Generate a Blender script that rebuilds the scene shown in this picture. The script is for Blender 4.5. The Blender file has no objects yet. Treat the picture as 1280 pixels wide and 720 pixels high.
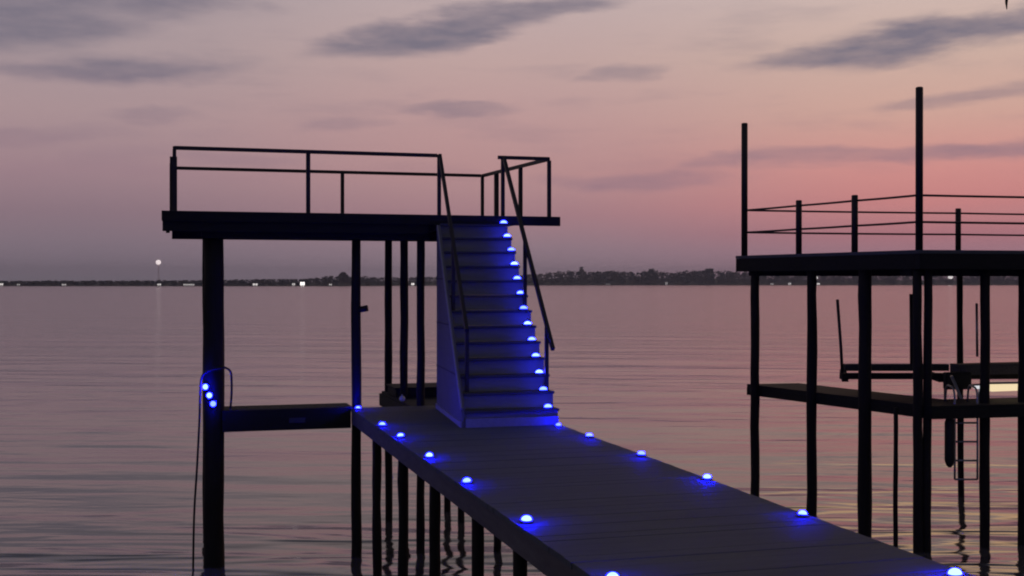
import bpy, bmesh, math, random
from mathutils import Vector, Matrix
random.seed(7)
S = bpy.context.scene
COL = S.collection
R = math.radians
TH = R(15.82); SN, CS = math.sin(TH), math.cos(TH)
CAM_Z = 3.53
ZD = 1.93            # walkway deck surface above the water
ZU = CAM_Z + 0.88    # sundeck surface

def cw(X, Y):
    """right / ahead of the view direction -> world (x across the walkway, y along it)"""
    return (CS*X + SN*Y, -SN*X + CS*Y)

# ------------------------------------------------------------------ node helpers
def new_mat(name):
    m = bpy.data.materials.new(name); m.use_nodes = True
    nt = m.node_tree
    return m, nt, nt.nodes['Principled BSDF']

def ramp(nt, stops, interp='LINEAR'):
    r = nt.nodes.new('ShaderNodeValToRGB'); r.color_ramp.interpolation = interp
    els = r.color_ramp.elements
    while len(els) > 1: els.remove(els[-1])
    els[0].position = stops[0][0]; els[0].color = (*stops[0][1], 1)
    for p, c in stops[1:]:
        e = els.new(p); e.color = (*c, 1)
    return r

def math_n(nt, op, a, b=None, c=None, clamp=False):
    n = nt.nodes.new('ShaderNodeMath'); n.operation = op; n.use_clamp = clamp
    for i, v in enumerate((a, b, c)):
        if v is None: continue
        if isinstance(v, (int, float)): n.inputs[i].default_value = v
        else: nt.links.new(v, n.inputs[i])
    return n.outputs[0]

def wood(name, c0, c1, rough=0.75, scale=(6, 6, 1.2), bump=0.25, plank=None):
    """weathered timber; grain stretched along the axis with the smallest scale"""
    m, nt, b = new_mat(name); L = nt.links.new
    tc = nt.nodes.new('ShaderNodeTexCoord')
    mp = nt.nodes.new('ShaderNodeMapping'); mp.inputs['Scale'].default_value = scale
    L(tc.outputs['Object'], mp.inputs['Vector'])
    n1 = nt.nodes.new('ShaderNodeTexNoise'); n1.inputs['Scale'].default_value = 3.0
    n1.inputs['Detail'].default_value = 8; n1.inputs['Roughness'].default_value = 0.65
    L(mp.outputs[0], n1.inputs['Vector'])
    n2 = nt.nodes.new('ShaderNodeTexNoise'); n2.inputs['Scale'].default_value = 1.1
    n2.inputs['Detail'].default_value = 5
    L(tc.outputs['Object'], n2.inputs['Vector'])
    f = math_n(nt, 'ADD', math_n(nt, 'MULTIPLY', n1.outputs['Fac'], 0.6), math_n(nt, 'MULTIPLY', n2.outputs['Fac'], 0.4))
    if plank:
        sx = nt.nodes.new('ShaderNodeSeparateXYZ'); L(tc.outputs['Object'], sx.inputs[0])
        k = math_n(nt, 'FLOOR', math_n(nt, 'DIVIDE', sx.outputs[1], plank))
        wn = nt.nodes.new('ShaderNodeTexWhiteNoise'); wn.noise_dimensions = '1D'; L(k, wn.inputs['W'])
        f = math_n(nt, 'ADD', f, math_n(nt, 'MULTIPLY', math_n(nt, 'SUBTRACT', wn.outputs['Value'], 0.5), 0.07))
    r = ramp(nt, [(0.3, c0), (0.7, c1)])
    L(f, r.inputs['Fac']); L(r.outputs['Color'], b.inputs['Base Color'])
    b.inputs['Roughness'].default_value = rough
    b.inputs['Specular IOR Level'].default_value = 0.3
    bp = nt.nodes.new('ShaderNodeBump'); bp.inputs['Strength'].default_value = bump
    bp.inputs['Distance'].default_value = 0.01
    L(n1.outputs['Fac'], bp.inputs['Height']); L(bp.outputs['Normal'], b.inputs['Normal'])
    return m

def plain(name, c, rough=0.5, metal=0.0, var=0.25, scale=5.0):
    m, nt, b = new_mat(name); L = nt.links.new
    tc = nt.nodes.new('ShaderNodeTexCoord')
    n = nt.nodes.new('ShaderNodeTexNoise'); n.inputs['Scale'].default_value = scale; n.inputs['Detail'].default_value = 6
    L(tc.outputs['Object'], n.inputs['Vector'])
    r = ramp(nt, [(0.3, tuple(v*(1-var) for v in c)), (0.7, tuple(min(1, v*(1+var)) for v in c))])
    L(n.outputs['Fac'], r.inputs['Fac']); L(r.outputs['Color'], b.inputs['Base Color'])
    b.inputs['Roughness'].default_value = rough; b.inputs['Metallic'].default_value = metal
    return m

def glow(name, c, s):
    m, nt, b = new_mat(name)
    b.inputs['Base Color'].default_value = (0.3, 0.3, 0.3, 1)
    b.inputs['Emission Color'].default_value = (*c, 1); b.inputs['Emission Strength'].default_value = s
    return m
def vary(m):
    nt = m.node_tree; b = nt.nodes['Principled BSDF']; oi = nt.nodes.new('ShaderNodeObjectInfo')
    s0 = b.inputs['Emission Strength'].default_value
    nt.links.new(math_n(nt, 'MULTIPLY', math_n(nt, 'ADD', math_n(nt, 'MULTIPLY', oi.outputs['Random'], .8), .6), s0), b.inputs['Emission Strength'])

M = {}
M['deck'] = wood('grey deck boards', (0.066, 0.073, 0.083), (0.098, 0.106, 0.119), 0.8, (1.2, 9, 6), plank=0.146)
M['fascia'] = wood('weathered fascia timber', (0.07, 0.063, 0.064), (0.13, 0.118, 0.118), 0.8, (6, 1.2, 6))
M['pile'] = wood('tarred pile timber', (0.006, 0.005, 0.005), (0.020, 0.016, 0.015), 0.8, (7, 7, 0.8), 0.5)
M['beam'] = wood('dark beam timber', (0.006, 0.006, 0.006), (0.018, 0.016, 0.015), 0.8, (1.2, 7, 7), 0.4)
M['stair'] = wood('grey stair boards', (0.17, 0.168, 0.172), (0.25, 0.248, 0.252), 0.7, (1.2, 7, 7))
M['tread'] = wood('dark tread boards', (0.045, 0.044, 0.047), (0.08, 0.079, 0.083), 0.8, (1.2, 7, 7))
M['panel'] = wood('painted stair side board', (0.10, 0.097, 0.10), (0.15, 0.146, 0.15), 0.65, (6, 1.2, 6), 0.15)
M['trim'] = wood('pale painted trim', (0.2, 0.195, 0.205), (0.3, 0.29, 0.31), 0.6, (6, 1.2, 6), 0.1)
M['steel'] = plain('dark painted steel', (0.016, 0.009, 0.0095), 0.6, 0.0)
M['galv'] = plain('galvanised steel', (0.32, 0.32, 0.34), 0.4, 0.7)
M['rubber'] = plain('black rubber', (0.014, 0.013, 0.013), 0.6)
M['carpet'] = plain('grey bunk carpet', (0.055, 0.05, 0.055), 0.95, 0, 0.4, 60)
M['white'] = plain('white plastic', (0.6, 0.6, 0.6), 0.4)
M['led_case'] = plain('lamp housing', (0.03, 0.03, 0.035), 0.4)
M['led'] = glow('blue lamp lens', (0.0012, 0.0019, 1.0), 440)
M['led_step'] = glow('blue step lamp lens', (0.012, 0.02, 1.0), 50)
vary(M['led']); vary(M['led_step'])
M['tube'] = glow('warm glowing strip', (1.0, 0.8, 0.48), .82)  # emission for the bright cream strip, its nature unknown
M['highlight_glow'] = glow('white highlight glow', (0.9, 0.92, 0.95), 0.7)  # emission standing in for a small white highlight

# ------------------------------------------------------------------ mesh helpers
class MB:
    def __init__(self): self.bm = bmesh.new()
    def box(self, x0, x1, y0, y1, z0, z1):
        vs = [self.bm.verts.new((x, y, z)) for x in (x0, x1) for y in (y0, y1) for z in (z0, z1)]
        for f in ((0,1,3,2),(4,6,7,5),(0,4,5,1),(2,3,7,6),(0,2,6,4),(1,5,7,3)):
            self.bm.faces.new([vs[i] for i in f])
        return self
    def prism(self, pts, z0, z1):
        """horizontal polygon extruded upward"""
        a = [self.bm.verts.new((x, y, z0)) for x, y in pts]; b = [self.bm.verts.new((x, y, z1)) for x, y in pts]
        self.bm.faces.new(a[::-1]); self.bm.faces.new(b)
        n = len(pts)
        for i in range(n): self.bm.faces.new((a[i], a[(i+1)%n], b[(i+1)%n], b[i]))
        return self
    def profile_x(self, pts, x0, x1):
        """polygon in the y-z plane extruded along x"""
        a = [self.bm.verts.new((x0, y, z)) for y, z in pts]; b = [self.bm.verts.new((x1, y, z)) for y, z in pts]
        self.bm.faces.new(a); self.bm.faces.new(b[::-1])
        n = len(pts)
        for i in range(n): self.bm.faces.new((a[i], b[i], b[(i+1)%n], a[(i+1)%n]))
        return self
    def tube(self, pts, r, seg=10, smooth=True, wob=0.0):
        pts = [Vector(p) for p in pts]; rs = r if isinstance(r, (list, tuple)) else [r]*len(pts)
        rings = []; up = None
        for i, p in enumerate(pts):
            t = (pts[min(i+1, len(pts)-1)] - pts[max(i-1, 0)]).normalized()
            if up is None:
                up = Vector((1, 0, 0)) if abs(t.z) > 0.9 else Vector((0, 0, 1))
            u = (up - t*up.dot(t)).normalized(); v = t.cross(u); up = u
            rings.append([self.bm.verts.new(p + (u*math.cos(2*math.pi*k/seg) + v*math.sin(2*math.pi*k/seg))*rs[i]*(1+random.uniform(-wob, wob))) for k in range(seg)])
        for a, b in zip(rings, rings[1:]):
            for k in range(seg):
                f = self.bm.faces.new((a[k], a[(k+1)%seg], b[(k+1)%seg], b[k])); f.smooth = smooth
        self.bm.faces.new(rings[0][::-1]); self.bm.faces.new(rings[-1])
        return self
    def bar(self, p, q, w, h=None):
        """rectangular bar between two points"""
        h = h or w; p, q = Vector(p), Vector(q); t = (q-p).normalized()
        up = Vector((0, 1, 0)) if abs(t.z) > 0.95 else Vector((0, 0, 1))
        s = t.cross(up).normalized(); u = s.cross(t)
        a, b = [], []
        for sx, sz in ((-1,-1),(1,-1),(1,1),(-1,1)):
            o = s*sx*w/2 + u*sz*h/2
            a.append(self.bm.verts.new(p+o)); b.append(self.bm.verts.new(q+o))
        self.bm.faces.new(a[::-1]); self.bm.faces.new(b)
        for i in range(4): self.bm.faces.new((a[i], a[(i+1)%4], b[(i+1)%4], b[i]))
        return self
    def dome(self, c, rx, ry, rz, seg=14, rings=5):
        vs = []
        for i in range(rings+1):
            ph = math.pi/2*i/rings
            if i == rings: vs.append([self.bm.verts.new((c[0], c[1], c[2]+rz))])
            else: vs.append([self.bm.verts.new((c[0]+rx*math.cos(ph)*math.cos(2*math.pi*k/seg), c[1]+ry*math.cos(ph)*math.sin(2*math.pi*k/seg), c[2]+rz*math.sin(ph))) for k in range(seg)])
        for i in range(rings):
            for k in range(seg):
                if i == rings-1: f = self.bm.faces.new((vs[i][k], vs[i][(k+1)%seg], vs[i+1][0]))
                else: f = self.bm.faces.new((vs[i][k], vs[i][(k+1)%seg], vs[i+1][(k+1)%seg], vs[i+1][k]))
                f.smooth = True
        self.bm.faces.new(vs[0][::-1])
        return self
    def ball(self, c, r, sub=2):
        bmesh.ops.create_icosphere(self.bm, subdivisions=sub, radius=r, matrix=Matrix.Translation(c))
        return self
    def build(self, name, mat, parent=None, off=None, bevel=0.0):
        bmesh.ops.recalc_face_normals(self.bm, faces=self.bm.faces)
        if off is None and parent is not None: off = world_loc(parent)
        if off is not None: bmesh.ops.translate(self.bm, verts=self.bm.verts, vec=-Vector(off))
        me = bpy.data.meshes.new(name); self.bm.to_mesh(me); self.bm.free()
        if mat: me.materials.append(mat)
        o = bpy.data.objects.new(name, me); COL.objects.link(o)
        if parent is not None: o.parent = parent
        elif off is not None: o.location = off
        if bevel:
            md = o.modifiers.new('bevel', 'BEVEL'); md.width = bevel; md.segments = 2; md.limit_method = 'ANGLE'
        return o

def world_loc(o):
    v = Vector((0, 0, 0))
    while o is not None: v += o.location; o = o.parent
    return v

def tag(o, label, cat, group=None, kind=None):
    if label: o['label'] = label
    if cat: o['category'] = cat
    if group: o['group'] = group
    if kind: o['kind'] = kind
    return o

def thing(name, label, cat, loc=(0, 0, 0), group=None):
    o = bpy.data.objects.new(name, None); COL.objects.link(o); o.location = loc
    o.empty_display_size = 0.3
    return tag(o, label, cat, group)

def copy_tree(o, parent=None):
    c = o.copy(); COL.objects.link(c)
    if parent is not None: c.parent = parent
    for ch in [x for x in S.objects if x.parent == o]: copy_tree(ch, c)
    return c

def pile(parent, x, y, z1, r, name='piling', dx=0.0, dy=0.0, mat='pile', z0=-2.0):
    """a round timber pile, very slightly crooked; dx,dy lean at the top"""
    n = 15; pts, rs = [], []
    for i in range(n):
        t = i/(n-1)
        pts.append((x+dx*t+random.uniform(-.006, .006)*(0 < i < n-1), y+dy*t, z0+(z1-z0)*t)); rs.append(r*(1.08-.1*t)*random.uniform(.95, 1.05))
    return MB().tube(pts, rs, 12, wob=0.04).build(name, M[mat], parent)

# ------------------------------------------------------------------ WALKWAY
WX0, WX1 = 2.2, 4.225
pier = thing('walkway', 'long grey boarded walkway edged with blue lamps, leading out to the stairs', 'walkway', (3.2, 0, 0))
b = MB(); y = -4.0
while y < 15.35:
    e0, e1 = random.uniform(-.004, .004), random.uniform(-.004, .004); dz = random.uniform(-.0015, .0015)
    b.box(WX0+e0, WX1+e1, y, y+.143, ZD-.038, ZD+dz); y += .146
b.build('deck_boards', M['deck'], pier, bevel=0.0015)
MB().box(WX0+.012, WX0+.052, -4, 15.36, ZD-.2, ZD-.041).build('fascia', M['fascia'], pier)
MB().box(WX1-.052, WX1-.012, -4, 15.36, ZD-.2, ZD-.041).build('fascia', M['fascia'], pier)
MB().box(2.75, 2.8, -4, 15.3, ZD-.2, ZD-.041).build('joist', M['beam'], pier)
MB().box(3.4, 3.45, -4, 15.3, ZD-.2, ZD-.041).build('joist', M['beam'], pier)
for a in (-1.5, 0.1, 1.7, 3.25, 4.8, 6.35, 7.9, 9.25, 10.9, 12.4, 14.0):
    MB().box(WX0+.2, WX1-.2, a-.05, a+.05, ZD-.25, ZD-.202).build('cross_cap', M['beam'], pier)
    pile(pier, WX0+.12, a, ZD-.2, .053, dx=random.uniform(-.03, .03)); pile(pier, WX1-.12, a, ZD-.2, .05, dx=random.uniform(-.03, .03))

# ------------------------------------------------------------------ SUNDECK
sun = thing('sundeck', 'raised dark sundeck with thin steel railing on piles over the water', 'sundeck', (2.4, 16.4, 0))
UF, UB = 15.1, 17.85
pts = [(-.12, UF), (4.93, UF), (4.78, UB), (-.02, UB)]
b = MB(); y = UF
while y < UB-.1:
    t = (y-UF)/(UB-UF)
    b.box(-.12+.1*t, 4.93-.15*t, y, y+.141, ZU-.035, ZU); y += .146
b.build('deck_boards', M['deck'], sun, bevel=0.003)
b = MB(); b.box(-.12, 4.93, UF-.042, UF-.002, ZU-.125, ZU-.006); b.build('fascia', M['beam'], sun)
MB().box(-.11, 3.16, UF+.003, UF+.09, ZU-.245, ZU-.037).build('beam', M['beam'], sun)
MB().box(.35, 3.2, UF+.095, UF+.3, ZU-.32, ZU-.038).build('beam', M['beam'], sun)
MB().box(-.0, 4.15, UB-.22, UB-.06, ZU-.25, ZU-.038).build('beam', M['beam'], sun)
for x in (-.08, 1.2, 2.4, 3.4, 4.05):
    MB().box(x, x+.05, UF+.302 if x < 3.2 else UF+.02, UB-.222, ZU-.17, ZU-.037).build('joist', M['beam'], sun)
# left big pile, slimmer post by the walkway corner, the row beside the stairs
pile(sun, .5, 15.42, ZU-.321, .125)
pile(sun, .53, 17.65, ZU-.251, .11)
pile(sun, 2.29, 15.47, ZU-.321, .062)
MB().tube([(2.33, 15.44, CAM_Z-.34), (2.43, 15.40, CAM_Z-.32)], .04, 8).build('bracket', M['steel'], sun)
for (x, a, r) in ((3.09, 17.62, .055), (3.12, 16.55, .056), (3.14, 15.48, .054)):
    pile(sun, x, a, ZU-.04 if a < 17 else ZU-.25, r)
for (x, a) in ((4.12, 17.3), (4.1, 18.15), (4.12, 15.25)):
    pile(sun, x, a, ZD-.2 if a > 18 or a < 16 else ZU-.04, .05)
# railing: one top rail and slim posts, one open side at the stairs
ZR = CAM_Z + 1.645
rl = MB().bar((.03, UF+.04, ZR), (3.287, UF+.04, ZR), .04, .045).build('rail', M['steel'], sun)
MB().bar((4.1, UF+.04, ZR), (4.8, UF+.04, ZR), .04, .045).build('rail', M['steel'], sun)
MB().bar((.03, UF+.062, ZR), (.03, UB-.06, ZR), .04, .045).build('rail', M['steel'], sun)
MB().bar((4.8, UF+.062, ZR-.002), (4.57, UB-.06, ZR-.002), .04, .045).build('rail', M['steel'], sun)
MB().bar((.052, UB-.06, ZR), (4.545, UB-.06, ZR), .035, .045).build('rail', M['steel'], sun)
for (x, a, w) in ((.03, UF+.04, .045), (1.64, UF+.04, .05), (4.8, UF+.04, .045), (.02, UF+.9, .09), (.015, UB-.9, .09), (.03, UB-.06, .06),
                  (2.43, UB-.06, .05), (4.57, UB-.06, .045), (4.7, UF+1.05, .05), (4.62, UF+2.05, .06)):
    MB().box(x-w/2, x+w/2, a-w/2, a+w/2, ZU+.001, ZR-.0235).build('rail_post', M['steel'], sun)

# ------------------------------------------------------------------ CROSS CATWALK and rear platform
cat = thing('catwalk', 'narrow dark catwalk running left from the walkway to the thick pile', 'catwalk', (1.2, 15.6, 0))
b = MB(); x = .62
while x < 2.18:
    b.box(x, x+.14, 15.36, 15.86, ZD-.02, ZD+.018); x += .146
b.build('deck_boards', M['beam'], cat)
MB().box(.6, 2.2, 15.315, 15.357, ZD-.25, ZD+.014).build('fascia', M['beam'], cat)
MB().box(.6, 2.2, 15.82, 15.858, ZD-.2, ZD-.022).build('fascia', M['beam'], cat)
MB().box(1.42, 1.62, 15.306, 15.313, ZD-.16, ZD-.1).build('plate', M['led_case'], cat)
plat = thing('rear_platform', 'small low dark platform behind the stairs under the sundeck', 'platform', (3.6, 16.6, 0))
b = MB(); y = 15.37
while y < 17.7:
    b.box(3.0, 4.25, y, y+.141, ZD-.04, ZD-.003); y += .146
b.build('deck_boards', M['beam'], plat)
MB().box(2.98, 3.02, 15.6, 17.8, ZD-.22, ZD-.042).build('fascia', M['beam'], plat)
MB().box(3.025, 4.2, 15.37, 15.41, ZD-.22, ZD-.042).build('fascia', M['beam'], plat)
MB().box(3.025, 4.2, 17.74, 17.78, ZD-.22, ZD-.042).build('fascia', M['beam'], plat)
box = thing('storage_box', 'long dark wooden storage box on the platform behind the stairs', 'box', (3.4, 16.7, ZD))
MB().box(3.02, 3.9, 16.62, 17.3, ZD, ZD+.11).build('body', M['beam'], box, bevel=.01)
MB().box(3.0, 3.92, 16.6, 17.32, ZD+.111, ZD+.135).build('lid', M['beam'], box, bevel=.006)
fl = thing('float', 'small pale round float lying by the foot of a post', 'float', (2.99, 16.0, ZD))
MB().ball((2.99, 16.0, ZD+.04), .042).build('ball', M['white'], fl)
MB().tube([(2.99, 16.0, ZD+.081), (2.99, 16.0, ZD+.10)], .011, 8).build('eye', M['galv'], fl)

# ------------------------------------------------------------------ STAIRS
st = thing('staircase', 'straight wooden staircase with blue lamps rising from the walkway to the sundeck', 'staircase', (3.68, 14, ZD))
SX1, SA, RUN, RISE, NT = 4.22, 12.95, .1765, .182, 13
def sxl(a): return 3.09+.083*(a-12.95)
for k in range(1, NT+1):
    a = SA+RUN*(k-1); z = ZD+RISE*k
    depth = RUN+.03 if k < NT else .09; SX0 = sxl(a)
    if k < NT: MB().box(SX0+.033, SX1, a-.025, a-.025+depth+.02, z-.03, z).build('tread', M['tread'], st, bevel=.004)
    MB().box(SX0+.034, SX1-.006, a+.012, a+.03, z-RISE+.001, z-.031).build('riser', M['stair'], st)
# top step: narrow ledge tucked below the deck edge
a13 = SA+RUN*(NT-1)
MB().box(SX0+.033, SX1, a13-.04, UF-.045, ZD+RISE*NT-.03, ZD+RISE*NT).build('tread', M['tread'], st)
ye = SA+RUN*(NT-1)
prof = [(SA-.03, ZD+.001), (ye+.0, ZD+.001), (ye+.0, ZU-.14), (ye-.12, ZU-.14), (SA-.03, ZD+.2)]
SX0 = sxl(SA)
def sheared(mb):
    for v in mb.bm.verts: v.co.x += .083*(v.co.y-SA)
    return mb
sheared(MB().profile_x(prof, SX0, SX0+.03)).build('side_panel', M['panel'], st)
sheared(MB().bar((SX0-.009, SA-.03, ZD+.2), (SX0-.009, ye-.12, ZU-.16), .016, .06)).build('trim', M['trim'], st)
sheared(MB().box(SX0-.017, SX0-.001, SA-.03, ye, ZD+.001, ZD+.06)).build('trim', M['trim'], st)
for zz in (.55, 1.1, 1.65):
    sheared(MB().box(SX0-.006, SX0-.001, SA+.1+(zz-.2)*.93, ye-.005, ZD+zz, ZD+zz+.012)).build('board_joint', M['tread'], st)
MB().box(SX0+.034, SX1-.02, SA-.055, SA-.028, ZD+.001, ZD+.1).build('trim', M['trim'], st)
saw = [(SA+.031, ZD+.001)]
for k in range(1, NT+1):
    saw.append((SA+.031+RUN*(k-1), ZD+RISE*k-.032)); saw.append((SA+.031+RUN*k if k < NT else ye+.06, ZD+RISE*k-.032))
saw += [(ye+.06, ZD+RISE*NT-.5), (SA+.35, ZD+.001)]
MB().profile_x(saw, SX1-.05, SX1-.01).build('stringer', M['stair'], st)
def handrail(x, low_ext, xt):
    xb = x
    def xa(a): return xb+(xt-xb)*(a-SA)/(UF-SA)
    h = .76
    top = (xt, UF-.02, ZR-.0)
    sl = (ZD+2*RISE+h, SA+RUN*1.5)
    g = (ZR-sl[0])/(UF-.02-sl[1])
    p0 = (x, sl[1]-low_ext, sl[0]-g*low_ext)
    hr = MB().bar(p0, top, .04, .05).build('handrail', M['steel'], st)
    for k in (2, 7):
        a = SA+RUN*(k-.5); zt = sl[0]+g*(a-sl[1])
        x = xa(a)
        MB().box(x-.02, x+.02, a-.02, a+.02, ZD+RISE*k+.001, zt-.03).build('post', M['steel'], hr, off=(world_loc(hr)))
    x = xt
    MB().box(x-.022, x+.022, UF-.0, UF+.044, ZU+.001, ZR+.01).build('post', M['steel'], hr, off=(world_loc(hr)))
handrail(3.2, .05, 3.31)
handrail(4.16, .24, 4.16)

# ------------------------------------------------------------------ BLUE LAMPS
def lamp_proto(name, loc, label, group, step):
    o = thing(name, label, 'dock light', loc, group)
    x, y, z = loc
    if step:
        MB().box(x-.055, x+.055, y-.02, y+.035, z+.001, z+.018).build('housing', M['led_case'], o, bevel=.004)
        MB().dome((x, y, z+.018), .046, .03, .034).build('lens', M['led_step'], o)
    else:
        MB().tube([(x, y, z+.002), (x, y, z+.02)], [.045, .042], 16, smooth=False).build('housing', M['led_case'], o)
        MB().dome((x, y, z+.02), .033, .033, .029).build('lens', M['led'], o)
    return o
G1 = 'blue lamps along the walkway edges'
names = ['nearest to the viewer', 'second from the viewer', 'third from the viewer', 'fourth from the viewer', 'fifth from the viewer', 'sixth from the viewer']
left = [(2.27, 6.03), (2.28, 7.69), (2.27, 9.33), (2.27, 10.79), (2.28, 12.28), (2.26, 13.3), (2.27, 15.18)]
right = [(4.1, 5.62), (4.16, 7.37), (4.2, 8.98), (4.18, 10.36), (4.16, 11.74), (4.14, 12.72)]
lab_l = ['round blue lamp at the bottom edge of the photo, on the walkway\'s left side',
         'round blue lamp on the walkway\'s left edge, second from the viewer',
         'round blue lamp on the walkway\'s left edge, third from the viewer',
         'round blue lamp on the walkway\'s left edge, fourth from the viewer',
         'round blue lamp on the walkway\'s left edge, nearer of the close pair',
         'round blue lamp on the walkway\'s left edge, farther of the close pair',
         'round blue lamp at the foot of the slim post on the walkway corner']
lab_r = ['round blue lamp at the bottom right corner, on the walkway\'s right edge',
         'round blue lamp on the walkway\'s right edge, second from the viewer',
         'round blue lamp on the walkway\'s right edge, third from the viewer',
         'round blue lamp on the walkway\'s right edge, fourth from the viewer',
         'round blue lamp on the walkway\'s right edge, fifth from the viewer',
         'blue lamp on the walkway at the right foot of the stairs']
proto = None
for (p, lb) in list(zip(left, lab_l)) + list(zip(right, lab_r)):
    if proto is None: proto = o = lamp_proto('dock_light', (p[0], p[1], ZD), lb, G1, False)
    else:
        o = copy_tree(proto); o.location = (p[0], p[1], ZD); o['label'] = lb
    o.rotation_euler = (random.uniform(-.1, .1), random.uniform(-.1, .1), random.uniform(-.5, .5)); k_ = random.uniform(.85, 1.12); o.scale = (k_, k_, k_*random.uniform(.85, 1.1))
ords = ['first', 'second', 'third', 'fourth', 'fifth', 'sixth', 'seventh', 'eighth', 'ninth', 'tenth', 'eleventh', 'twelfth', 'thirteenth']
proto = None
for k in range(1, NT+1):
    x = 4.08+.006*k + random.uniform(-.012, .012); loc = (x, SA+RUN*(k-1)-.003 if k < NT else a13-.012, ZD+RISE*k)
    lb = 'blue step light on the %s tread up from the walkway' % ords[k-1]
    if k == NT: lb = 'blue step light on the topmost tread just under the sundeck edge'
    if proto is None: proto = o = lamp_proto('step_light', loc, lb, 'blue step lights up the stairs', True)
    else:
        o = copy_tree(proto); o.location = loc; o['label'] = lb
# three lamps on the thick pile at the catwalk's end
proto = None
for (dx, a, z, lb) in ((-.10, 15.31, 2.25, 'small blue lamp fixed to the thick pile, topmost of three'),
                       (-.055, 15.29, 2.145, 'small blue lamp fixed to the thick pile, middle of three'),
                       (-.012, 15.283, 2.04, 'small blue lamp fixed to the thick pile, lowest of three')):
    loc = (.5+dx, a, z)
    if proto is None:
        proto = o = thing('pile_light', lb, 'dock light', loc, 'blue lamps on the thick pile')
        MB().tube([(loc[0], a+.03, z), (loc[0], a-.005, z)], .042, 12, smooth=False).build('housing', M['led_case'], o)
        l = MB().dome((0, 0, 0), .034, .034, .03).build('lens', M['led'], o, off=(0, 0, 0))
        l.location = (0, -.006, 0); l.rotation_euler.x = R(90)
    else:
        o = copy_tree(proto); o.location = loc; o['label'] = lb
    o.rotation_euler.z = math.atan2(dx, .13)*0.8

# hose looped over the thick pile
hx = []
px, pa = .5, 15.42
ctrl = [(px+.2, pa-.02, ZD+.025), (px+.215, pa-.03, ZD+.2), (px+.215, pa-.05, ZD+.38), (px+.2, pa-.1, ZD+.5), (px+.13, pa-.145, ZD+.555), (px+.05, pa-.163, ZD+.55),
        (px-.07, pa-.15, ZD+.52), (px-.145, pa-.1, ZD+.44), (px-.165, pa-.07, ZD+.25), (px-.175, pa-.06, ZD-.1), (px-.205, pa-.06, ZD-.7), (px-.24, pa-.06, ZD-1.3), (px-.255, pa-.06, ZD-2.2)]
def smooth_path(c, n=6):
    c = [Vector(v) for v in c]; out = []
    for i in range(len(c)-1):
        p0, p1, p2, p3 = c[max(i-1, 0)], c[i], c[i+1], c[min(i+2, len(c)-1)]
        for k in range(n):
            t = k/n
            out.append(.5*((2*p1)+(-p0+p2)*t+(2*p0-5*p1+4*p2-p3)*t*t+(-p0+3*p1-3*p2+p3)*t**3))
    return out + [c[-1]]
hose = MB().tube(smooth_path(ctrl), .014, 8).build('hose', M['rubber'], None, off=(px, pa, ZD))
tag(hose, 'thin black hose looped over the thick pile and hanging into the water', 'hose')

# ------------------------------------------------------------------ NEIGHBOURING BOAT DOCK
RX, RY = .978, .21
Lc, Nc = Vector((3.68, 19.0)), Vector((5.35, 15.7)); Rv = Vector((RX, RY)); LN = Nc-Lc
def dk(t, s, e=0.0):
    """point on the dock: t from the far corner to the near corner, s metres to the right"""
    v = Lc + LN*t + Rv*s
    return cw(v.x, v.y)
ZL = CAM_Z-1.60; ZT = CAM_Z+.435
bd = thing('boat_dock', 'dark two-level boat dock on piles with two tall bare poles, to the right', 'boat dock', (*dk(.5, 2), 0))
def slab(t0, t1, s0, s1, z0, z1, name, mat):
    return MB().prism([dk(t0, s0), dk(t0, s1), dk(t1, s1), dk(t1, s0)][::1], z0, z1).build(name, M[mat], bd)
slab(-.02, 1.02, -.1, 6.5, ZT-.045, ZT, 'upper_deck', 'deck')
slab(1.0, 1.025, -.095, 6.49, ZT-.25, ZT-.047, 'fascia', 'beam')
slab(-.02, .998, -.095, -.05, ZT-.25, ZT-.047, 'fascia', 'beam')
slab(-.02, -.005, -.048, 6.49, ZT-.25, ZT-.047, 'fascia', 'beam')
for s in (.2, 1.4, 2.6, 3.8, 5.0): slab(-.03, .995, s, s+.05, ZT-.2, ZT-.046, 'joist', 'beam')
slab(.90, .955, .0, 6.4, ZT-.34, ZT-.202, 'beam', 'beam')
slab(.03, .085, .0, 6.4, ZT-.32, ZT-.202, 'beam', 'beam')
# lower catwalks
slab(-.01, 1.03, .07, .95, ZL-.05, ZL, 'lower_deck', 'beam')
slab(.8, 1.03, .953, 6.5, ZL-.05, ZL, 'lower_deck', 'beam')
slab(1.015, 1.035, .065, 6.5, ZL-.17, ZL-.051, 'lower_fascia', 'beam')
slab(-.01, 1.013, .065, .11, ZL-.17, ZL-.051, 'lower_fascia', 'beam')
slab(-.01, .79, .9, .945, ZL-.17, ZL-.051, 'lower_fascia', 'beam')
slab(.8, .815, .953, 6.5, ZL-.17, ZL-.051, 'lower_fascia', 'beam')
def dpile(t, s, z1, r, dx=0, name='piling'):
    x, y = dk(t, s); return pile(bd, x, y, z1, r, name, dx=dx)
dpile(.06, .03, ZT-.202, .068)
dpile(.41, .05, ZT-.202, .072)
dpile(.709, .04, ZT-.202, .09)
dpile(.985, .02, ZT-.26, .06, dx=-.03); dpile(.99, .105, ZT-.26, .055, dx=.03)
dpile(.96, 1.07, ZT-.26, .065)
dpile(.96, 1.64, ZT-.26, .06)
dpile(-.02, 3.9, ZT-.2, .05, dx=-.05)
dpile(.0, 6.2, ZT-.2, .06); dpile(.96, 4.0, ZT-.26, .06); dpile(.96, 6.2, ZT-.26, .06)
dpile(.9, -.06, ZL-.06, .03)
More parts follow.
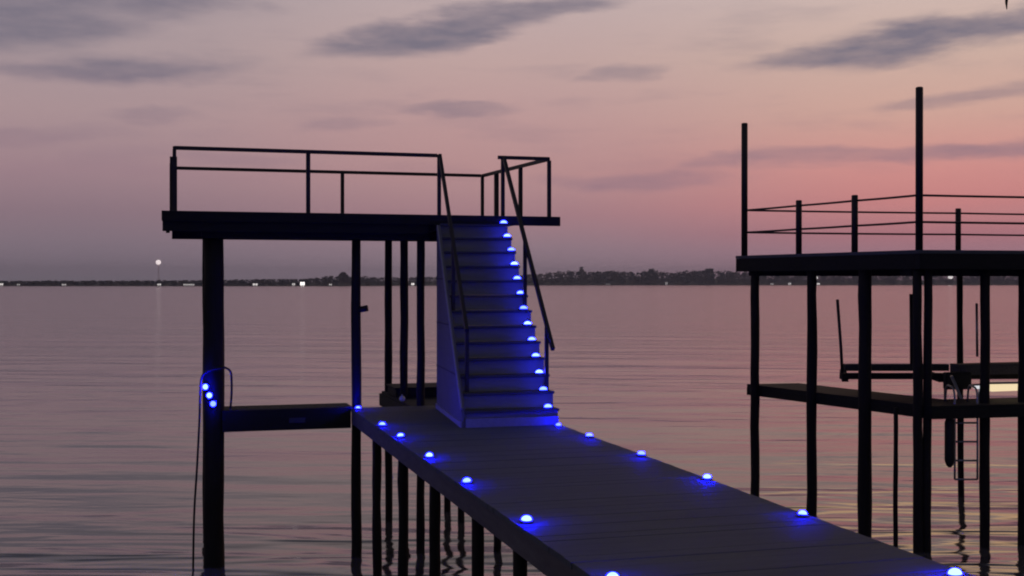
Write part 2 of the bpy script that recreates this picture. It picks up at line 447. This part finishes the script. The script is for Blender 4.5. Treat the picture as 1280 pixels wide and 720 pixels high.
# tall bare poles and the railing
def post(t, s, h, w, name):
    x, y = dk(t, s)
    return MB().tube([(x, y, ZT+.001), (x, y, ZT+h-.01), (x, y, ZT+h)], [w, w, w*.8], 10).build(name, M['steel'], bd)
post(.0, .0, 2.1, .05, 'tall_pole'); post(.985, .02, 2.14, .048, 'tall_pole')
for (t, s) in ((.35, 0), (.668, 0), (.0, 3.76), (.985, 2.9), (0, 6.3), (.985, 5.6)): post(t, s, .80, .045, 'rail_post')
def rail(t0, s0, t1, s1, h, sag=.003):
    x0, y0 = dk(t0, s0); x1, y1 = dk(t1, s1); pts = []
    for i in range(9):
        u = i/8; pts.append((x0+(x1-x0)*u, y0+(y1-y0)*u, ZT+h-sag*4*u*(1-u)))
    return MB().tube(pts, .015, 6).build('rail', M['steel'], bd)
for h in (.72, .37):
    for (q0, q1) in ((0, .35), (.35, .668), (.668, .985)): rail(q0, 0, q1, 0, h)
    for (q0, q1) in ((0, 3.76), (3.76, 6.3)): rail(0, q0, 0, q1, h, .004)
    for (q0, q1) in ((.0, 2.9), (2.9, 5.6)): rail(.985, q0, .985, q1, h)

# boat lift in the slip
lift = thing('boat_lift', 'empty dark boat lift cradle with three slim guide poles inside the boat dock', 'boat lift', (*cw(6, 17.3), 0))
def c3(X, Y, z): return (*cw(X, Y), CAM_Z+z)
MB().bar(c3(4.66, 17.0, -1.315), c3(8.6, 17.5, -1.35), .1, .085).build('beam', M['beam'], lift)
MB().bar(c3(4.95, 17.9, -1.255), c3(6.55, 18.05, -1.265), .12, .10).build('bunk', M['carpet'], lift)
MB().bar(c3(6.35, 17.2, -1.235), c3(8.6, 17.45, -1.20), .3, .15).build('bunk', M['carpet'], lift)
MB().bar(c3(6.15, 17.15, -1.37), c3(6.15, 18.1, -1.33), .09, .09).build('beam', M['beam'], lift)
MB().bar(c3(4.75, 17.1, -1.37), c3(4.95, 17.95, -1.32), .09, .07).build('beam', M['beam'], lift)
MB().tube([c3(4.68, 17.0, -1.27), c3(4.66, 17.0, -.9), c3(4.61, 17.0, -.23)], .022, 8).build('guide_pole', M['steel'], lift)
MB().tube([c3(6.0, 18.0, -1.21), c3(5.99, 18.0, -.16)], .03, 8).build('guide_pole', M['steel'], lift)
MB().tube([c3(6.98, 18.0, -1.1), c3(6.97, 18.0, -.3)], .019, 8).build('guide_pole', M['galv'], lift)
w = MB().prism([cw(6.12, 16.9), cw(6.5, 16.95), cw(6.5, 17.1), cw(6.12, 17.05)], CAM_Z-1.5, CAM_Z-1.26).build('winch_housing', M['beam'], lift, bevel=.02)
MB().bar(c3(6.08, 16.6, -1.28), c3(6.22, 16.6, -1.60), .045, .03).build('lever', M['galv'], lift)
MB().tube([c3(6.02, 16.7, -1.3), c3(6.02, 16.7, -1.62)], .01, 6).build('cable', M['steel'], lift)
# emissive bars: an unidentified bright strip, and one added for a small white highlight
sl = thing('bright_strip', 'long glowing cream strip low on the boat dock at the right edge', 'lamp', c3(7.0, 16.55, -1.42))
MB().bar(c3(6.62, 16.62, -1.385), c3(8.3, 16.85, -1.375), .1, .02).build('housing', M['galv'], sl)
MB().bar(c3(6.63, 16.62, -1.45), c3(8.29, 16.85, -1.42), .07, .095).build('glow_bar', M['tube'], sl)
wl = thing('highlight_bar', 'small glowing white highlight bar beside the ladder top on the boat dock', 'lamp', c3(6.4, 16.4, -1.42))
MB().bar(c3(6.3, 16.42, -1.39), c3(6.5, 16.44, -1.385), .08, .02).build('housing', M['galv'], wl)
MB().bar(c3(6.33, 16.42, -1.425), c3(6.49, 16.44, -1.42), .05, .04).build('glow_bar', M['highlight_glow'], wl)
MB().tube([c3(6.4, 16.44, -1.448), c3(6.4, 16.44, -1.599)], .012, 6).build('stand', M['galv'], wl)
# ladder and fender
ld = thing('dock_ladder', 'thin metal swim ladder hanging from the boat dock towards the water', 'ladder', c3(6.1, 15.95, -2.6))
for X in (5.87, 6.17):
    MB().tube(smooth_path([c3(X, 16.25, -1.598), c3(X, 16.2, -1.4), c3(X, 16.06, -1.38), c3(X, 15.92, -1.45), c3(X, 15.9, -1.8), c3(X, 15.9, -2.6)], 4), .014, 8).build('rail', M['galv'], ld)
for z in (-1.85, -2.1, -2.35, -2.6):
    MB().tube([c3(5.87, 15.9, z), c3(6.17, 15.9, z)], .013, 8).build('rung', M['galv'], ld)
fd = thing('fender', 'dark cylindrical boat fender hanging beside the ladder', 'fender', c3(5.78, 15.82, -2.4))
MB().tube([c3(5.78, 15.84, -1.74), c3(5.78, 15.84, -1.78), c3(5.78, 15.84, -1.84), c3(5.78, 15.84, -2.34), c3(5.78, 15.84, -2.4), c3(5.78, 15.84, -2.43)], [.02, .045, .065, .065, .045, .02], 12).build('body', M['rubber'], fd)
MB().tube([c3(5.78, 15.9, -1.59), c3(5.78, 15.84, -1.62), c3(5.78, 15.84, -1.75)], .01, 6).build('rope', M['steel'], fd)

# drooping twig tip at the top of the view
tw = thing('hanging_twig', 'dark pointed tip of a hanging twig at the top right edge', 'twig', c3(2.06, 5.0, 1.2))
MB().tube([c3(2.06, 5.0, 1.14), c3(2.058, 5.0, 1.165), c3(2.06, 5.0, 1.2), c3(2.1, 5.05, 1.5), c3(2.3, 5.2, 2.2)], [.0015, .005, .008, .011, .02], 7).build('stem', M['pile'], tw)
b = MB()
for i in range(14):
    t = i/13; p = Vector(c3(2.08+.2*t, 5.02+.15*t, 1.32+.85*t)); d = Vector((random.uniform(-1, 1), random.uniform(-1, 1), random.uniform(-.9, .1))).normalized()*.09
    s = d.cross(Vector((.3, .2, 1))).normalized()*.022
    vs = [b.bm.verts.new(v) for v in (p, p+d*.5+s, p+d, p+d*.5-s)]; b.bm.faces.new(vs)
m_leaf = plain('leaf green', (0.035, 0.05, 0.02), .6)
b.build('leaves', m_leaf, tw)

# ------------------------------------------------------------------ FAR SHORE
def shore_d(px):           # metres ahead of the viewer for each bearing
    t = max(0, min(1, (px-350)/450)); t = t*t*(3-2*t)
    return 1500+800*t
def bearing(px, d=None):
    d = d or shore_d(px); return cw((px-640)/1500*d, d)
prof = [(-400, 7), (0, 7), (190, 7.5), (270, 8), (330, 9.5), (380, 9.5), (405, 12), (428, 15), (445, 13), (500, 13), (545, 14), (640, 18), (677, 22), (707, 27), (760, 27), (795, 25.5), (814, 29), (841, 25), (885, 29.5), (918, 27), (1000, 22), (1100, 20), (1200, 19), (1280, 20), (1700, 20)]
def shore_h(px):
    for (a, ha), (c, hc) in zip(prof, prof[1:]):
        if a <= px <= c: return ha+(hc-ha)*(px-a)/(c-a)
    return 8
bm = bmesh.new(); rows = []
for i in range(0, 106):
    px = -400+20*i; d = shore_d(px); h = shore_h(px); row = []
    for (k, (dd, zz)) in enumerate(((0, -1), (6, .8), (30, 1.6), (90, max(1.5, h*.35)), (260, max(2, h*.5)), (700, 1))):
        x, y = bearing(px+random.uniform(-4, 4), d+dd); row.append(bm.verts.new((x, y, zz)))
    rows.append(row)
for a, c in zip(rows, rows[1:]):
    for k in range(5): bm.faces.new((a[k], c[k], c[k+1], a[k+1]))
bmesh.ops.recalc_face_normals(bm, faces=bm.faces)
me = bpy.data.meshes.new('far_shore'); bm.to_mesh(me); bm.free()
me.materials.append(plain('shore grass', (0.05, 0.055, 0.035), .9, 0, .4, .02))
o = bpy.data.objects.new('far_shore', me); COL.objects.link(o); o['kind'] = 'structure'

def crown_into(verts, faces, x, y, z, h, wdt, n=46):
    for _ in range(n):
        u = random.random(); rr = math.sqrt(random.random())*wdt*(.45+.75*math.sin(math.pi*min(1, .18+u*.8)))*.6
        an = random.uniform(0, 2*math.pi); c = Vector((x+rr*math.cos(an), y+rr*math.sin(an), z+h*(.12+.86*u)))
        s = wdt*random.uniform(.16, .36)
        i = len(verts)
        for _k in range(4): verts.append(c+Vector((random.uniform(-1, 1), random.uniform(-1, 1), random.uniform(-.7, .7)))*s)
        faces.extend([(i, i+1, i+2), (i, i+2, i+3), (i, i+1, i+3), (i+1, i+2, i+3)])
m_tree = plain('dusk foliage', (0.026, 0.034, 0.042), .9, 0, .4, .15)
V, F = [], []
for i in range(1700):
    px = -380+2050*(i/1700)+random.uniform(-4, 4); d = shore_d(px)+random.choice((14, 40, 95, 180))+random.uniform(-8, 8); H = shore_h(px)
    g = {0: 1.2}.get(0); dd = d-shore_d(px)
    g = .8+min(1, dd/90)*max(1.0, H*.35-.5)
    th = max(3, (H-g)*random.uniform(.9, 1.08))
    if dd < 25: th = min(th, H*random.uniform(.35, .8))
    x, y = bearing(px, d)
    crown_into(V, F, x, y, g-.5, th, max(4.5, th*.5)*random.uniform(.8, 1.3), 40)
me = bpy.data.meshes.new('treeline'); me.from_pydata([tuple(v) for v in V], [], F); me.materials.append(m_tree)
o = bpy.data.objects.new('treeline', me); COL.objects.link(o)
tag(o, 'dark hazy belt of trees along the far shore', 'trees', kind='stuff')
for (px, hh, lb) in ((727, 35, 'tall tree standing above the far treeline, right of the stairs'), (429, 18.5, 'broad tree topping the far treeline just left of the slim post'),
                     (815, 31, 'rounded tree on the far ridge midway between stairs and boat dock'), (886, 32, 'dark tree on the far ridge just left of the boat dock')):
    d = shore_d(px)+70; x, y = bearing(px, d)
    t = thing('shore_tree', lb, 'tree', (x, y, 2))
    MB().tube([(x, y, 1), (x, y, hh*.5), (x, y, hh*.85)], [.6, .45, .15], 7).build('trunk', M['pile'], t)
    V, F = [], []; crown_into(V, F, 0, 0, hh*.3-2, hh*.7, hh*.22 if px == 727 else hh*.5, 160)
    me = bpy.data.meshes.new('crown'); me.from_pydata([tuple(v) for v in V], [], F); me.materials.append(m_tree)
    c = bpy.data.objects.new('crown', me); COL.objects.link(c); c.parent = t

m_wall = plain('house render', (0.42, 0.4, 0.38), .8, 0, .1, .2); m_wall2 = plain('dark house siding', (0.10, 0.09, 0.09), .8, 0, .1, .2)
m_roof = plain('house shingles', (0.06, 0.055, 0.055), .9, 0, .2, .5)
def win(s): return glow('lit house windows', (1.0, .93, .9), s)
# (px, lit width m, lit height m, strength, label)
houses = [(2, 5, 4.0, .75, 'far shore house lit at the left edge of the photo'),
          (23, 5, 2.6, .3, 'dim house on the far shore, second from the left edge'),
          (80, 7, 2.6, .38, 'dimly lit house on the far shore left of the mast'),
          (199, 6, 3.2, .55, 'lit house on the far shore at the foot of the mast'),
          (236, 17, 2.6, .42, 'long low lit house on the far shore just left of the thick pile'),
          (319, 8, 3.6, .62, 'lit house on the far shore, first right of the thick pile'),
          (367, 5, 4.2, .5, 'small lit house close left of the brightest far house'),
          (378, 7.5, 6.5, 1.6, 'brightest house on the far shore, between the thick pile and slim post'),
          (413, 5, 2.8, .42, 'dim house on the far shore close left of the slim post'),
          (516, 6, 4.6, .9, 'lit house on the far shore seen between the slim posts'),
          (760, 11, 3.0, .10, 'faint pale house on the far shore right of the stairs'),
          (833, 6, 8, .2, 'faint tall pale house halfway along the far right shore'),
          (965, 8, 4, .22, 'faint house on the far shore between the boat dock\'s first two piles, left one'),
          (987, 7, 5.5, .42, 'pale house on the far shore between the boat dock\'s first two piles, right one'),
          (1023, 7, 5, .7, 'lit house at the water on the far shore behind the boat dock')]
for (px, w_, h_, s_, lb) in houses:
    w_ *= .8; h_ *= .62; s_ *= 1.25
    d = shore_d(px)+4; x, y = bearing(px, d)
    t = thing('lakeside_house', lb, 'house', (x, y, 0)); t.rotation_euler.z = -TH-math.atan((px-640)/1500)
    bw, z0 = w_*.5+.8, .2
    MB().box(-bw, bw, 0, 9, z0, h_+1.5).build('wall', m_wall2, t, off=(0, 0, 0))
    b = MB(); b.profile_x([(-.8, h_+1.62), (9.8, h_+1.62), (4.5, h_+4.2)], -bw-.7, bw+.7); b.build('roof', m_roof, t, off=(0, 0, 0))
    f = MB().box(-w_/2-.2, w_/2+.2, -.12, -.02, .75, h_+1.25).build('window', m_wall, t, off=(0, 0, 0))
    b = MB(); n = max(2, int(w_/2.2))
    for i in range(n): b.box(-w_/2+w_*i/n+.3, -w_/2+w_*(i+1)/n-.3, -.2, -.13, .95, h_+1.0)
    b.build('pane', win(s_), f, off=(0, 0, 0))
def shore_lamp(px, z, r, s, lb, col=(1, .92, .9)):
    d = shore_d(px)+12; x, y = bearing(px, d); t = thing('shore_lamp', lb, 'lamp', (x, y, 0))
    MB().tube([(x, y, .2), (x, y, z-r)], .25, 6).build('post', M['galv'], t)
    MB().ball((x, y, z), r).build('globe', glow('shore lamp globe', col, s), t)
shore_lamp(1020, 14.5, 3.4, .95, 'bright lamp on the far shore just under the boat dock\'s upper deck')
shore_lamp(1188, 16.5, 5.0, .95, 'large bright lamp on the far shore behind the boat dock\'s middle')
d = shore_d(198)+40; x, y = bearing(198, d)
t = thing('beacon_mast', 'tall pale mast topped by a glowing round beacon on the far shore', 'mast', (x, y, 0))
b = MB()
for i in range(3):
    an = 2*math.pi*i/3; b.tube([(x+1.5*math.cos(an), y+1.5*math.sin(an), 1), (x+.5*math.cos(an), y+.5*math.sin(an), 28)], .12, 5)
for k in range(12):
    z = 2+k*2.1; rr = 1.5-z/28
    for i in range(3):
        a0, a1 = 2*math.pi*i/3, 2*math.pi*(i+1)/3
        b.tube([(x+rr*math.cos(a0), y+rr*math.sin(a0), z), (x+(rr-.07)*math.cos(a1), y+(rr-.07)*math.sin(a1), z+2)], .08, 4)
b.build('lattice', plain('pale mast paint', (.75, .55, .55), .6), t)
MB().ball((x, y, 30.5), 3.3).build('lamp', glow('beacon lamp', (1, .86, .86), .95), t)

# ------------------------------------------------------------------ WATER
m, nt, bs = new_mat('lake water'); L = nt.links.new
bs.inputs['Base Color'].default_value = (0.07, 0.066, 0.07, 1)
bs.inputs['Roughness'].default_value = 0.06; bs.inputs['IOR'].default_value = 1.5
geo = nt.nodes.new('ShaderNodeNewGeometry')
def wave(scale_along, scale_across, rot, detail, dist=0.0):
    mp = nt.nodes.new('ShaderNodeMapping'); mp.vector_type = 'POINT'
    mp.inputs['Rotation'].default_value = (0, 0, rot); mp.inputs['Scale'].default_value = (1/scale_across, 1/scale_along, 1)
    # rotate first, then stretch
    v = nt.nodes.new('ShaderNodeVectorRotate'); v.rotation_type = 'Z_AXIS'; v.inputs['Angle'].default_value = rot
    L(geo.outputs['Position'], v.inputs['Vector']); mp.inputs['Rotation'].default_value = (0, 0, 0)
    L(v.outputs[0], mp.inputs['Vector'])
    n = nt.nodes.new('ShaderNodeTexNoise'); n.inputs['Scale'].default_value = 1.0; n.inputs['Detail'].default_value = detail
    n.inputs['Roughness'].default_value = .5; n.inputs['Distortion'].default_value = dist
    L(mp.outputs[0], n.inputs['Vector']); return n.outputs['Fac']
w1 = wave(0.9, 3.6, TH+.03, 2.0, .3)
w2 = wave(0.33, 1.1, TH-.12, 2.0, .2)
w3 = wave(3.2, 14.0, TH+.1, 2.0, .2)
patch = wave(9.0, 40.0, TH+.05, 2.0, .2)
pm = nt.nodes.new('ShaderNodeMapRange'); pm.inputs['From Min'].default_value = .38; pm.inputs['From Max'].default_value = .62
pm.inputs['To Min'].default_value = .35; pm.inputs['To Max'].default_value = 1.1; L(patch, pm.inputs['Value'])
sp = nt.nodes.new('ShaderNodeSeparateXYZ'); L(geo.outputs['Position'], sp.inputs[0])
off = nt.nodes.new('ShaderNodeMapRange'); off.interpolation_type = 'SMOOTHSTEP'      # the lake is calm in the lee of the docks and ruffled offshore
for k_, v_ in (('From Min', 14), ('From Max', 90), ('To Min', 0), ('To Max', 1)): off.inputs[k_].default_value = v_
L(sp.outputs[1], off.inputs['Value'])
lap = nt.nodes.new('ShaderNodeMapRange'); lap.interpolation_type = 'SMOOTHSTEP'      # small waves lapping round the near piles
for k_, v_ in (('From Min', 21), ('From Max', 13), ('To Min', 0), ('To Max', 1)): lap.inputs[k_].default_value = v_
L(sp.outputs[1], lap.inputs['Value'])
L(math_n(nt, 'ADD', .085, math_n(nt, 'MULTIPLY', off.outputs[0], .035)), bs.inputs['Roughness'])
h = math_n(nt, 'ADD', math_n(nt, 'MULTIPLY', w1, math_n(nt, 'ADD', .034, math_n(nt, 'MULTIPLY', lap.outputs[0], .17))), math_n(nt, 'MULTIPLY', math_n(nt, 'MULTIPLY', w2, pm.outputs[0]), math_n(nt, 'ADD', .007, math_n(nt, 'MULTIPLY', off.outputs[0], .022))))
h = math_n(nt, 'ADD', h, math_n(nt, 'MULTIPLY', w3, .12))
bp = nt.nodes.new('ShaderNodeBump'); bp.inputs['Strength'].default_value = 1.0; bp.inputs['Distance'].default_value = 1.0
L(h, bp.inputs['Height']); L(bp.outputs['Normal'], bs.inputs['Normal'])
bm = bmesh.new()
vs = [bm.verts.new(v) for v in ((-4500, -300, 0), (4500, -300, 0), (4500, 4500, 0), (-4500, 4500, 0))]; bm.faces.new(vs)
me = bpy.data.meshes.new('water'); bm.to_mesh(me); bm.free(); me.materials.append(m)
o = bpy.data.objects.new('water', me); COL.objects.link(o); o['kind'] = 'structure'

# ------------------------------------------------------------------ HAZE
HAZE = 1.8e-4
if HAZE:
    b = MB(); b.box(-4600, 4600, -400, 4600, -3.2, 60)
    m = bpy.data.materials.new('dusk haze'); m.use_nodes = True; nt = m.node_tree
    for n in list(nt.nodes):
        if n.type != 'OUTPUT_MATERIAL': nt.nodes.remove(n)
    pv = nt.nodes.new('ShaderNodeVolumePrincipled'); pv.inputs['Density'].default_value = HAZE
    pv.inputs['Color'].default_value = (.86, .86, .97, 1)
    nt.links.new(pv.outputs[0], nt.nodes['Material Output'].inputs['Volume'])
    o = b.build('haze', m); o['kind'] = 'stuff'; o['label'] = 'thin evening haze over the lake'; o['category'] = 'haze'

# ------------------------------------------------------------------ SKY
W = bpy.data.worlds.new('World'); S.world = W; W.use_nodes = True
nt = W.node_tree; L = nt.links.new
for n in list(nt.nodes): nt.nodes.remove(n)
out = nt.nodes.new('ShaderNodeOutputWorld'); bg = nt.nodes.new('ShaderNodeBackground'); bg.inputs['Strength'].default_value = 0.1
L(bg.outputs[0], out.inputs['Surface'])
tc = nt.nodes.new('ShaderNodeTexCoord')
def dotn(v):
    n = nt.nodes.new('ShaderNodeVectorMath'); n.operation = 'DOT_PRODUCT'; n.inputs[1].default_value = v
    L(tc.outputs['Generated'], n.inputs[0]); return n.outputs['Value']
rt, fw, zz = dotn((CS, -SN, 0)), dotn((SN, CS, 0)), dotn((0, 0, 1))
az = math_n(nt, 'ARCTAN2', rt, fw)
el = math_n(nt, 'ARCSINE', zz)
def srgb(r, g, b):
    f = lambda c: (c/255/12.92) if c/255 <= .04045 else ((c/255+.055)/1.055)**2.4
    return (f(r), f(g), f(b))
def elpos(y): return math.atan((355-y)/1500)/R(40)      # ramp runs from the horizon to 40 degrees
def deg(d): return d/40
elf = math_n(nt, 'DIVIDE', el, R(40), clamp=True)
colL = ramp(nt, [(0, srgb(132, 120, 133)), (elpos(310), srgb(139, 121, 133)), (elpos(270), srgb(147, 121, 131)), (elpos(220), srgb(165, 133, 139)), (elpos(150), srgb(176, 148, 149)),
                 (elpos(80), srgb(174, 153, 155)), (elpos(0), srgb(169, 153, 158)), (deg(17), srgb(146, 135, 144)), (deg(24), srgb(102, 100, 116)), (1, srgb(72, 74, 92))])
colC = ramp(nt, [(0, srgb(147, 127, 140)), (elpos(310), srgb(154, 127, 138)), (elpos(270), srgb(168, 125, 131)), (elpos(220), srgb(184, 140, 138)), (elpos(150), srgb(190, 153, 149)),
                 (elpos(80), srgb(193, 164, 158)), (elpos(0), srgb(191, 170, 168)), (deg(18), srgb(180, 162, 156)), (deg(26), srgb(130, 124, 134)), (1, srgb(72, 74, 92))])
colR = ramp(nt, [(0, srgb(160, 127, 141)), (elpos(320), srgb(168, 124, 136)), (elpos(295), srgb(176, 116, 123)), (elpos(260), srgb(200, 132, 129)), (elpos(220), srgb(208, 144, 136)), (elpos(150), srgb(206, 165, 150)),
                 (elpos(80), srgb(203, 174, 160)), (elpos(0), srgb(204, 182, 174)), (deg(14.2), (1.35, .86, .46)), (deg(18.5), (1.5, .95, .5)), (deg(22.5), srgb(160, 146, 142)), (deg(27), srgb(110, 106, 118)), (1, srgb(72, 74, 92))])
for r in (colL, colC, colR): L(elf, r.inputs['Fac'])
def smooth(v, a, b):
    n = nt.nodes.new('ShaderNodeMapRange'); n.interpolation_type = 'SMOOTHSTEP'
    n.inputs['From Min'].default_value = a; n.inputs['From Max'].default_value = b
    L(v, n.inputs['Value']); return n.outputs[0]
def mixc(f, a, b, mode='MIX'):
    n = nt.nodes.new('ShaderNodeMix'); n.data_type = 'RGBA'; n.blend_type = mode
    for s, v in ((n.inputs[0], f), (n.inputs[6], a), (n.inputs[7], b)):
        if isinstance(v, (int, float)): s.default_value = v
        elif isinstance(v, tuple): s.default_value = (*v, 1)
        else: L(v, s)
    return n.outputs[2]
def hsv(col, sat, val, hue=.5):
    n = nt.nodes.new('ShaderNodeHueSaturation'); n.inputs['Saturation'].default_value = sat; n.inputs['Hue'].default_value = hue; n.inputs['Value'].default_value = val
    L(col, n.inputs['Color']); return n.outputs[0]
c = mixc(smooth(az, -.36, -.0), hsv(colL.outputs[0], .94, .90, .484), hsv(colC.outputs[0], .93, .95, .488))
c = mixc(smooth(az, .0, .34), c, hsv(colR.outputs[0], .98, .98, .493))
# clouds: soft streaks fixed in the sky (azimuth, elevation)
uv = nt.nodes.new('ShaderNodeCombineXYZ'); L(az, uv.inputs[0]); L(el, uv.inputs[1])
def snoise(sx, sy, detail, seed):
    mp = nt.nodes.new('ShaderNodeMapping'); mp.inputs['Scale'].default_value = (sx, sy, 1); mp.inputs['Location'].default_value = (seed, seed*1.7, 0)
    mp.inputs['Rotation'].default_value = (0, 0, R(-6))
    L(uv.outputs[0], mp.inputs['Vector'])
    n = nt.nodes.new('ShaderNodeTexNoise'); n.inputs['Scale'].default_value = 1; n.inputs['Detail'].default_value = detail; n.inputs['Roughness'].default_value = .55
    L(mp.outputs[0], n.inputs['Vector']); return n
nz = snoise(9, 34, 5, 3.1); nz2 = snoise(30, 130, 4, 8.3)
sub = nt.nodes.new('ShaderNodeVectorMath'); sub.operation = 'SUBTRACT'; L(nz.outputs['Color'], sub.inputs[0]); sub.inputs[1].default_value = (.5, .5, .5)
scl = nt.nodes.new('ShaderNodeVectorMath'); scl.operation = 'MULTIPLY'; L(sub.outputs[0], scl.inputs[0]); scl.inputs[1].default_value = (.15, .032, 0)
add = nt.nodes.new('ShaderNodeVectorMath'); add.operation = 'ADD'; L(uv.outputs[0], add.inputs[0]); L(scl.outputs[0], add.inputs[1])
clouds = [  # px, py, half width, half height, tilt(deg, + rises to the right), density
    (90, 8, 250, 36, 1, .85), (20, 55, 150, 36, 2, .9), (250, 14, 90, 14, -2, .5), (160, 101, 160, 22, 3, .85), (60, 108, 120, 12, 1, .5),
    (560, 42, 190, 26, 11, .95), (500, 58, 110, 26, 8, .6), (690, 10, 110, 14, 3, .6), (575, 136, 85, 11, 3, .55), (780, 90, 62, 15, 1, .45), (420, 159, 70, 10, 2, .35),
    (190, 158, 70, 11, 1, .38), (50, 183, 120, 14, 4, .35), (310, 206, 110, 10, 0, .3),
    (1130, 68, 210, 24, 5, .9), (1250, 50, 150, 20, 6, .8), (1060, 74, 110, 17, 0, .5), (1230, 138, 120, 13, 4, .5), (800, 226, 130, 17, -2, .55), (1080, 203, 280, 14, 2, .5), (1260, 198, 130, 15, 4, .5),
    (900, 205, 80, 9, 0, .3), (-160, 90, 160, 30, 4, .8), (1480, 90, 180, 26, 5, .8)]
dens = None
for (px, py, hw, hh, tilt, dn) in clouds:
    mp = nt.nodes.new('ShaderNodeMapping'); mp.vector_type = 'TEXTURE'
    mp.inputs['Location'].default_value = (math.atan((px-640)/1500), math.atan((355-py)/1500), 0)
    mp.inputs['Rotation'].default_value = (0, 0, R(tilt)); mp.inputs['Scale'].default_value = (hw/1500, hh/1500, 1)
    L(add.outputs[0], mp.inputs['Vector'])
    ln = nt.nodes.new('ShaderNodeVectorMath'); ln.operation = 'LENGTH'; L(mp.outputs[0], ln.inputs[0])
    s = nt.nodes.new('ShaderNodeMapRange'); s.interpolation_type = 'SMOOTHSTEP'
    for k, v in (('From Min', 1.15), ('From Max', .3), ('To Min', 0), ('To Max', dn)): s.inputs[k].default_value = v
    L(ln.outputs['Value'], s.inputs['Value'])
    inv = math_n(nt, 'SUBTRACT', 1, s.outputs[0])
    dens = inv if dens is None else math_n(nt, 'MULTIPLY', dens, inv)
dens = math_n(nt, 'SUBTRACT', 1, dens)
dens = math_n(nt, 'MULTIPLY', dens, math_n(nt, 'ADD', .52, math_n(nt, 'MULTIPLY', nz2.outputs['Fac'], .85)), clamp=True)
# thin overall mottling
mot = smooth(snoise(7, 40, 6, 5.2).outputs['Fac'], .48, .72)
up = smooth(el, .03, .12)
dens = math_n(nt, 'MAXIMUM', dens, math_n(nt, 'MULTIPLY', math_n(nt, 'MULTIPLY', mot, up), .22))
ccol = mixc(smooth(el, .06, .19), srgb(143, 114, 130), srgb(120, 113, 127))
c = mixc(dens, c, ccol)
# the sky behind the viewer is already dark blue
back = smooth(fw, .55, -.35)
c = mixc(back, c, srgb(84, 84, 98))
sky = nt.nodes.new('ShaderNodeTexSky'); sky.sky_type = 'NISHITA'; sky.sun_disc = False
SUN_AZ = TH+R(58)
sky.sun_elevation = R(1.0); sky.sun_rotation = SUN_AZ
ten = nt.nodes.new('ShaderNodeVectorMath'); ten.operation = 'SCALE'; ten.inputs['Scale'].default_value = 9.8; L(c, ten.inputs[0])
sk = nt.nodes.new('ShaderNodeVectorMath'); sk.operation = 'SCALE'; sk.inputs['Scale'].default_value = 0.04; L(sky.outputs[0], sk.inputs[0])
fin = nt.nodes.new('ShaderNodeVectorMath'); fin.operation = 'ADD'; L(ten.outputs[0], fin.inputs[0]); L(sk.outputs[0], fin.inputs[1])
L(fin.outputs[0], bg.inputs['Color'])
sd = bpy.data.lights.new('sun', 'SUN'); sd.energy = 0.03; sd.angle = R(10); sd.color = (1, .7, .55)
so = bpy.data.objects.new('sun', sd); COL.objects.link(so)
dv = Vector((math.sin(SUN_AZ)*math.cos(R(1.5)), math.cos(SUN_AZ)*math.cos(R(1.5)), math.sin(R(1.5))))
so.rotation_euler = dv.to_track_quat('Z', 'Y').to_euler(); so.location = (60, 40, 40)

# ------------------------------------------------------------------ CAMERA
cd = bpy.data.cameras.new('camera'); cam = bpy.data.objects.new('camera', cd); COL.objects.link(cam)
cd.sensor_width = 36; cd.lens = 36*1500/1280; cd.clip_start = .1; cd.clip_end = 12000
cam.location = (0, 0, CAM_Z); cam.rotation_euler = (R(90-.225), 0, -TH)
S.camera = cam
S.view_settings.view_transform = 'Standard'; S.view_settings.look = 'None'
S.view_settings.exposure = 0.13; S.view_settings.gamma = 1
S.cycles.filter_width = 2.0
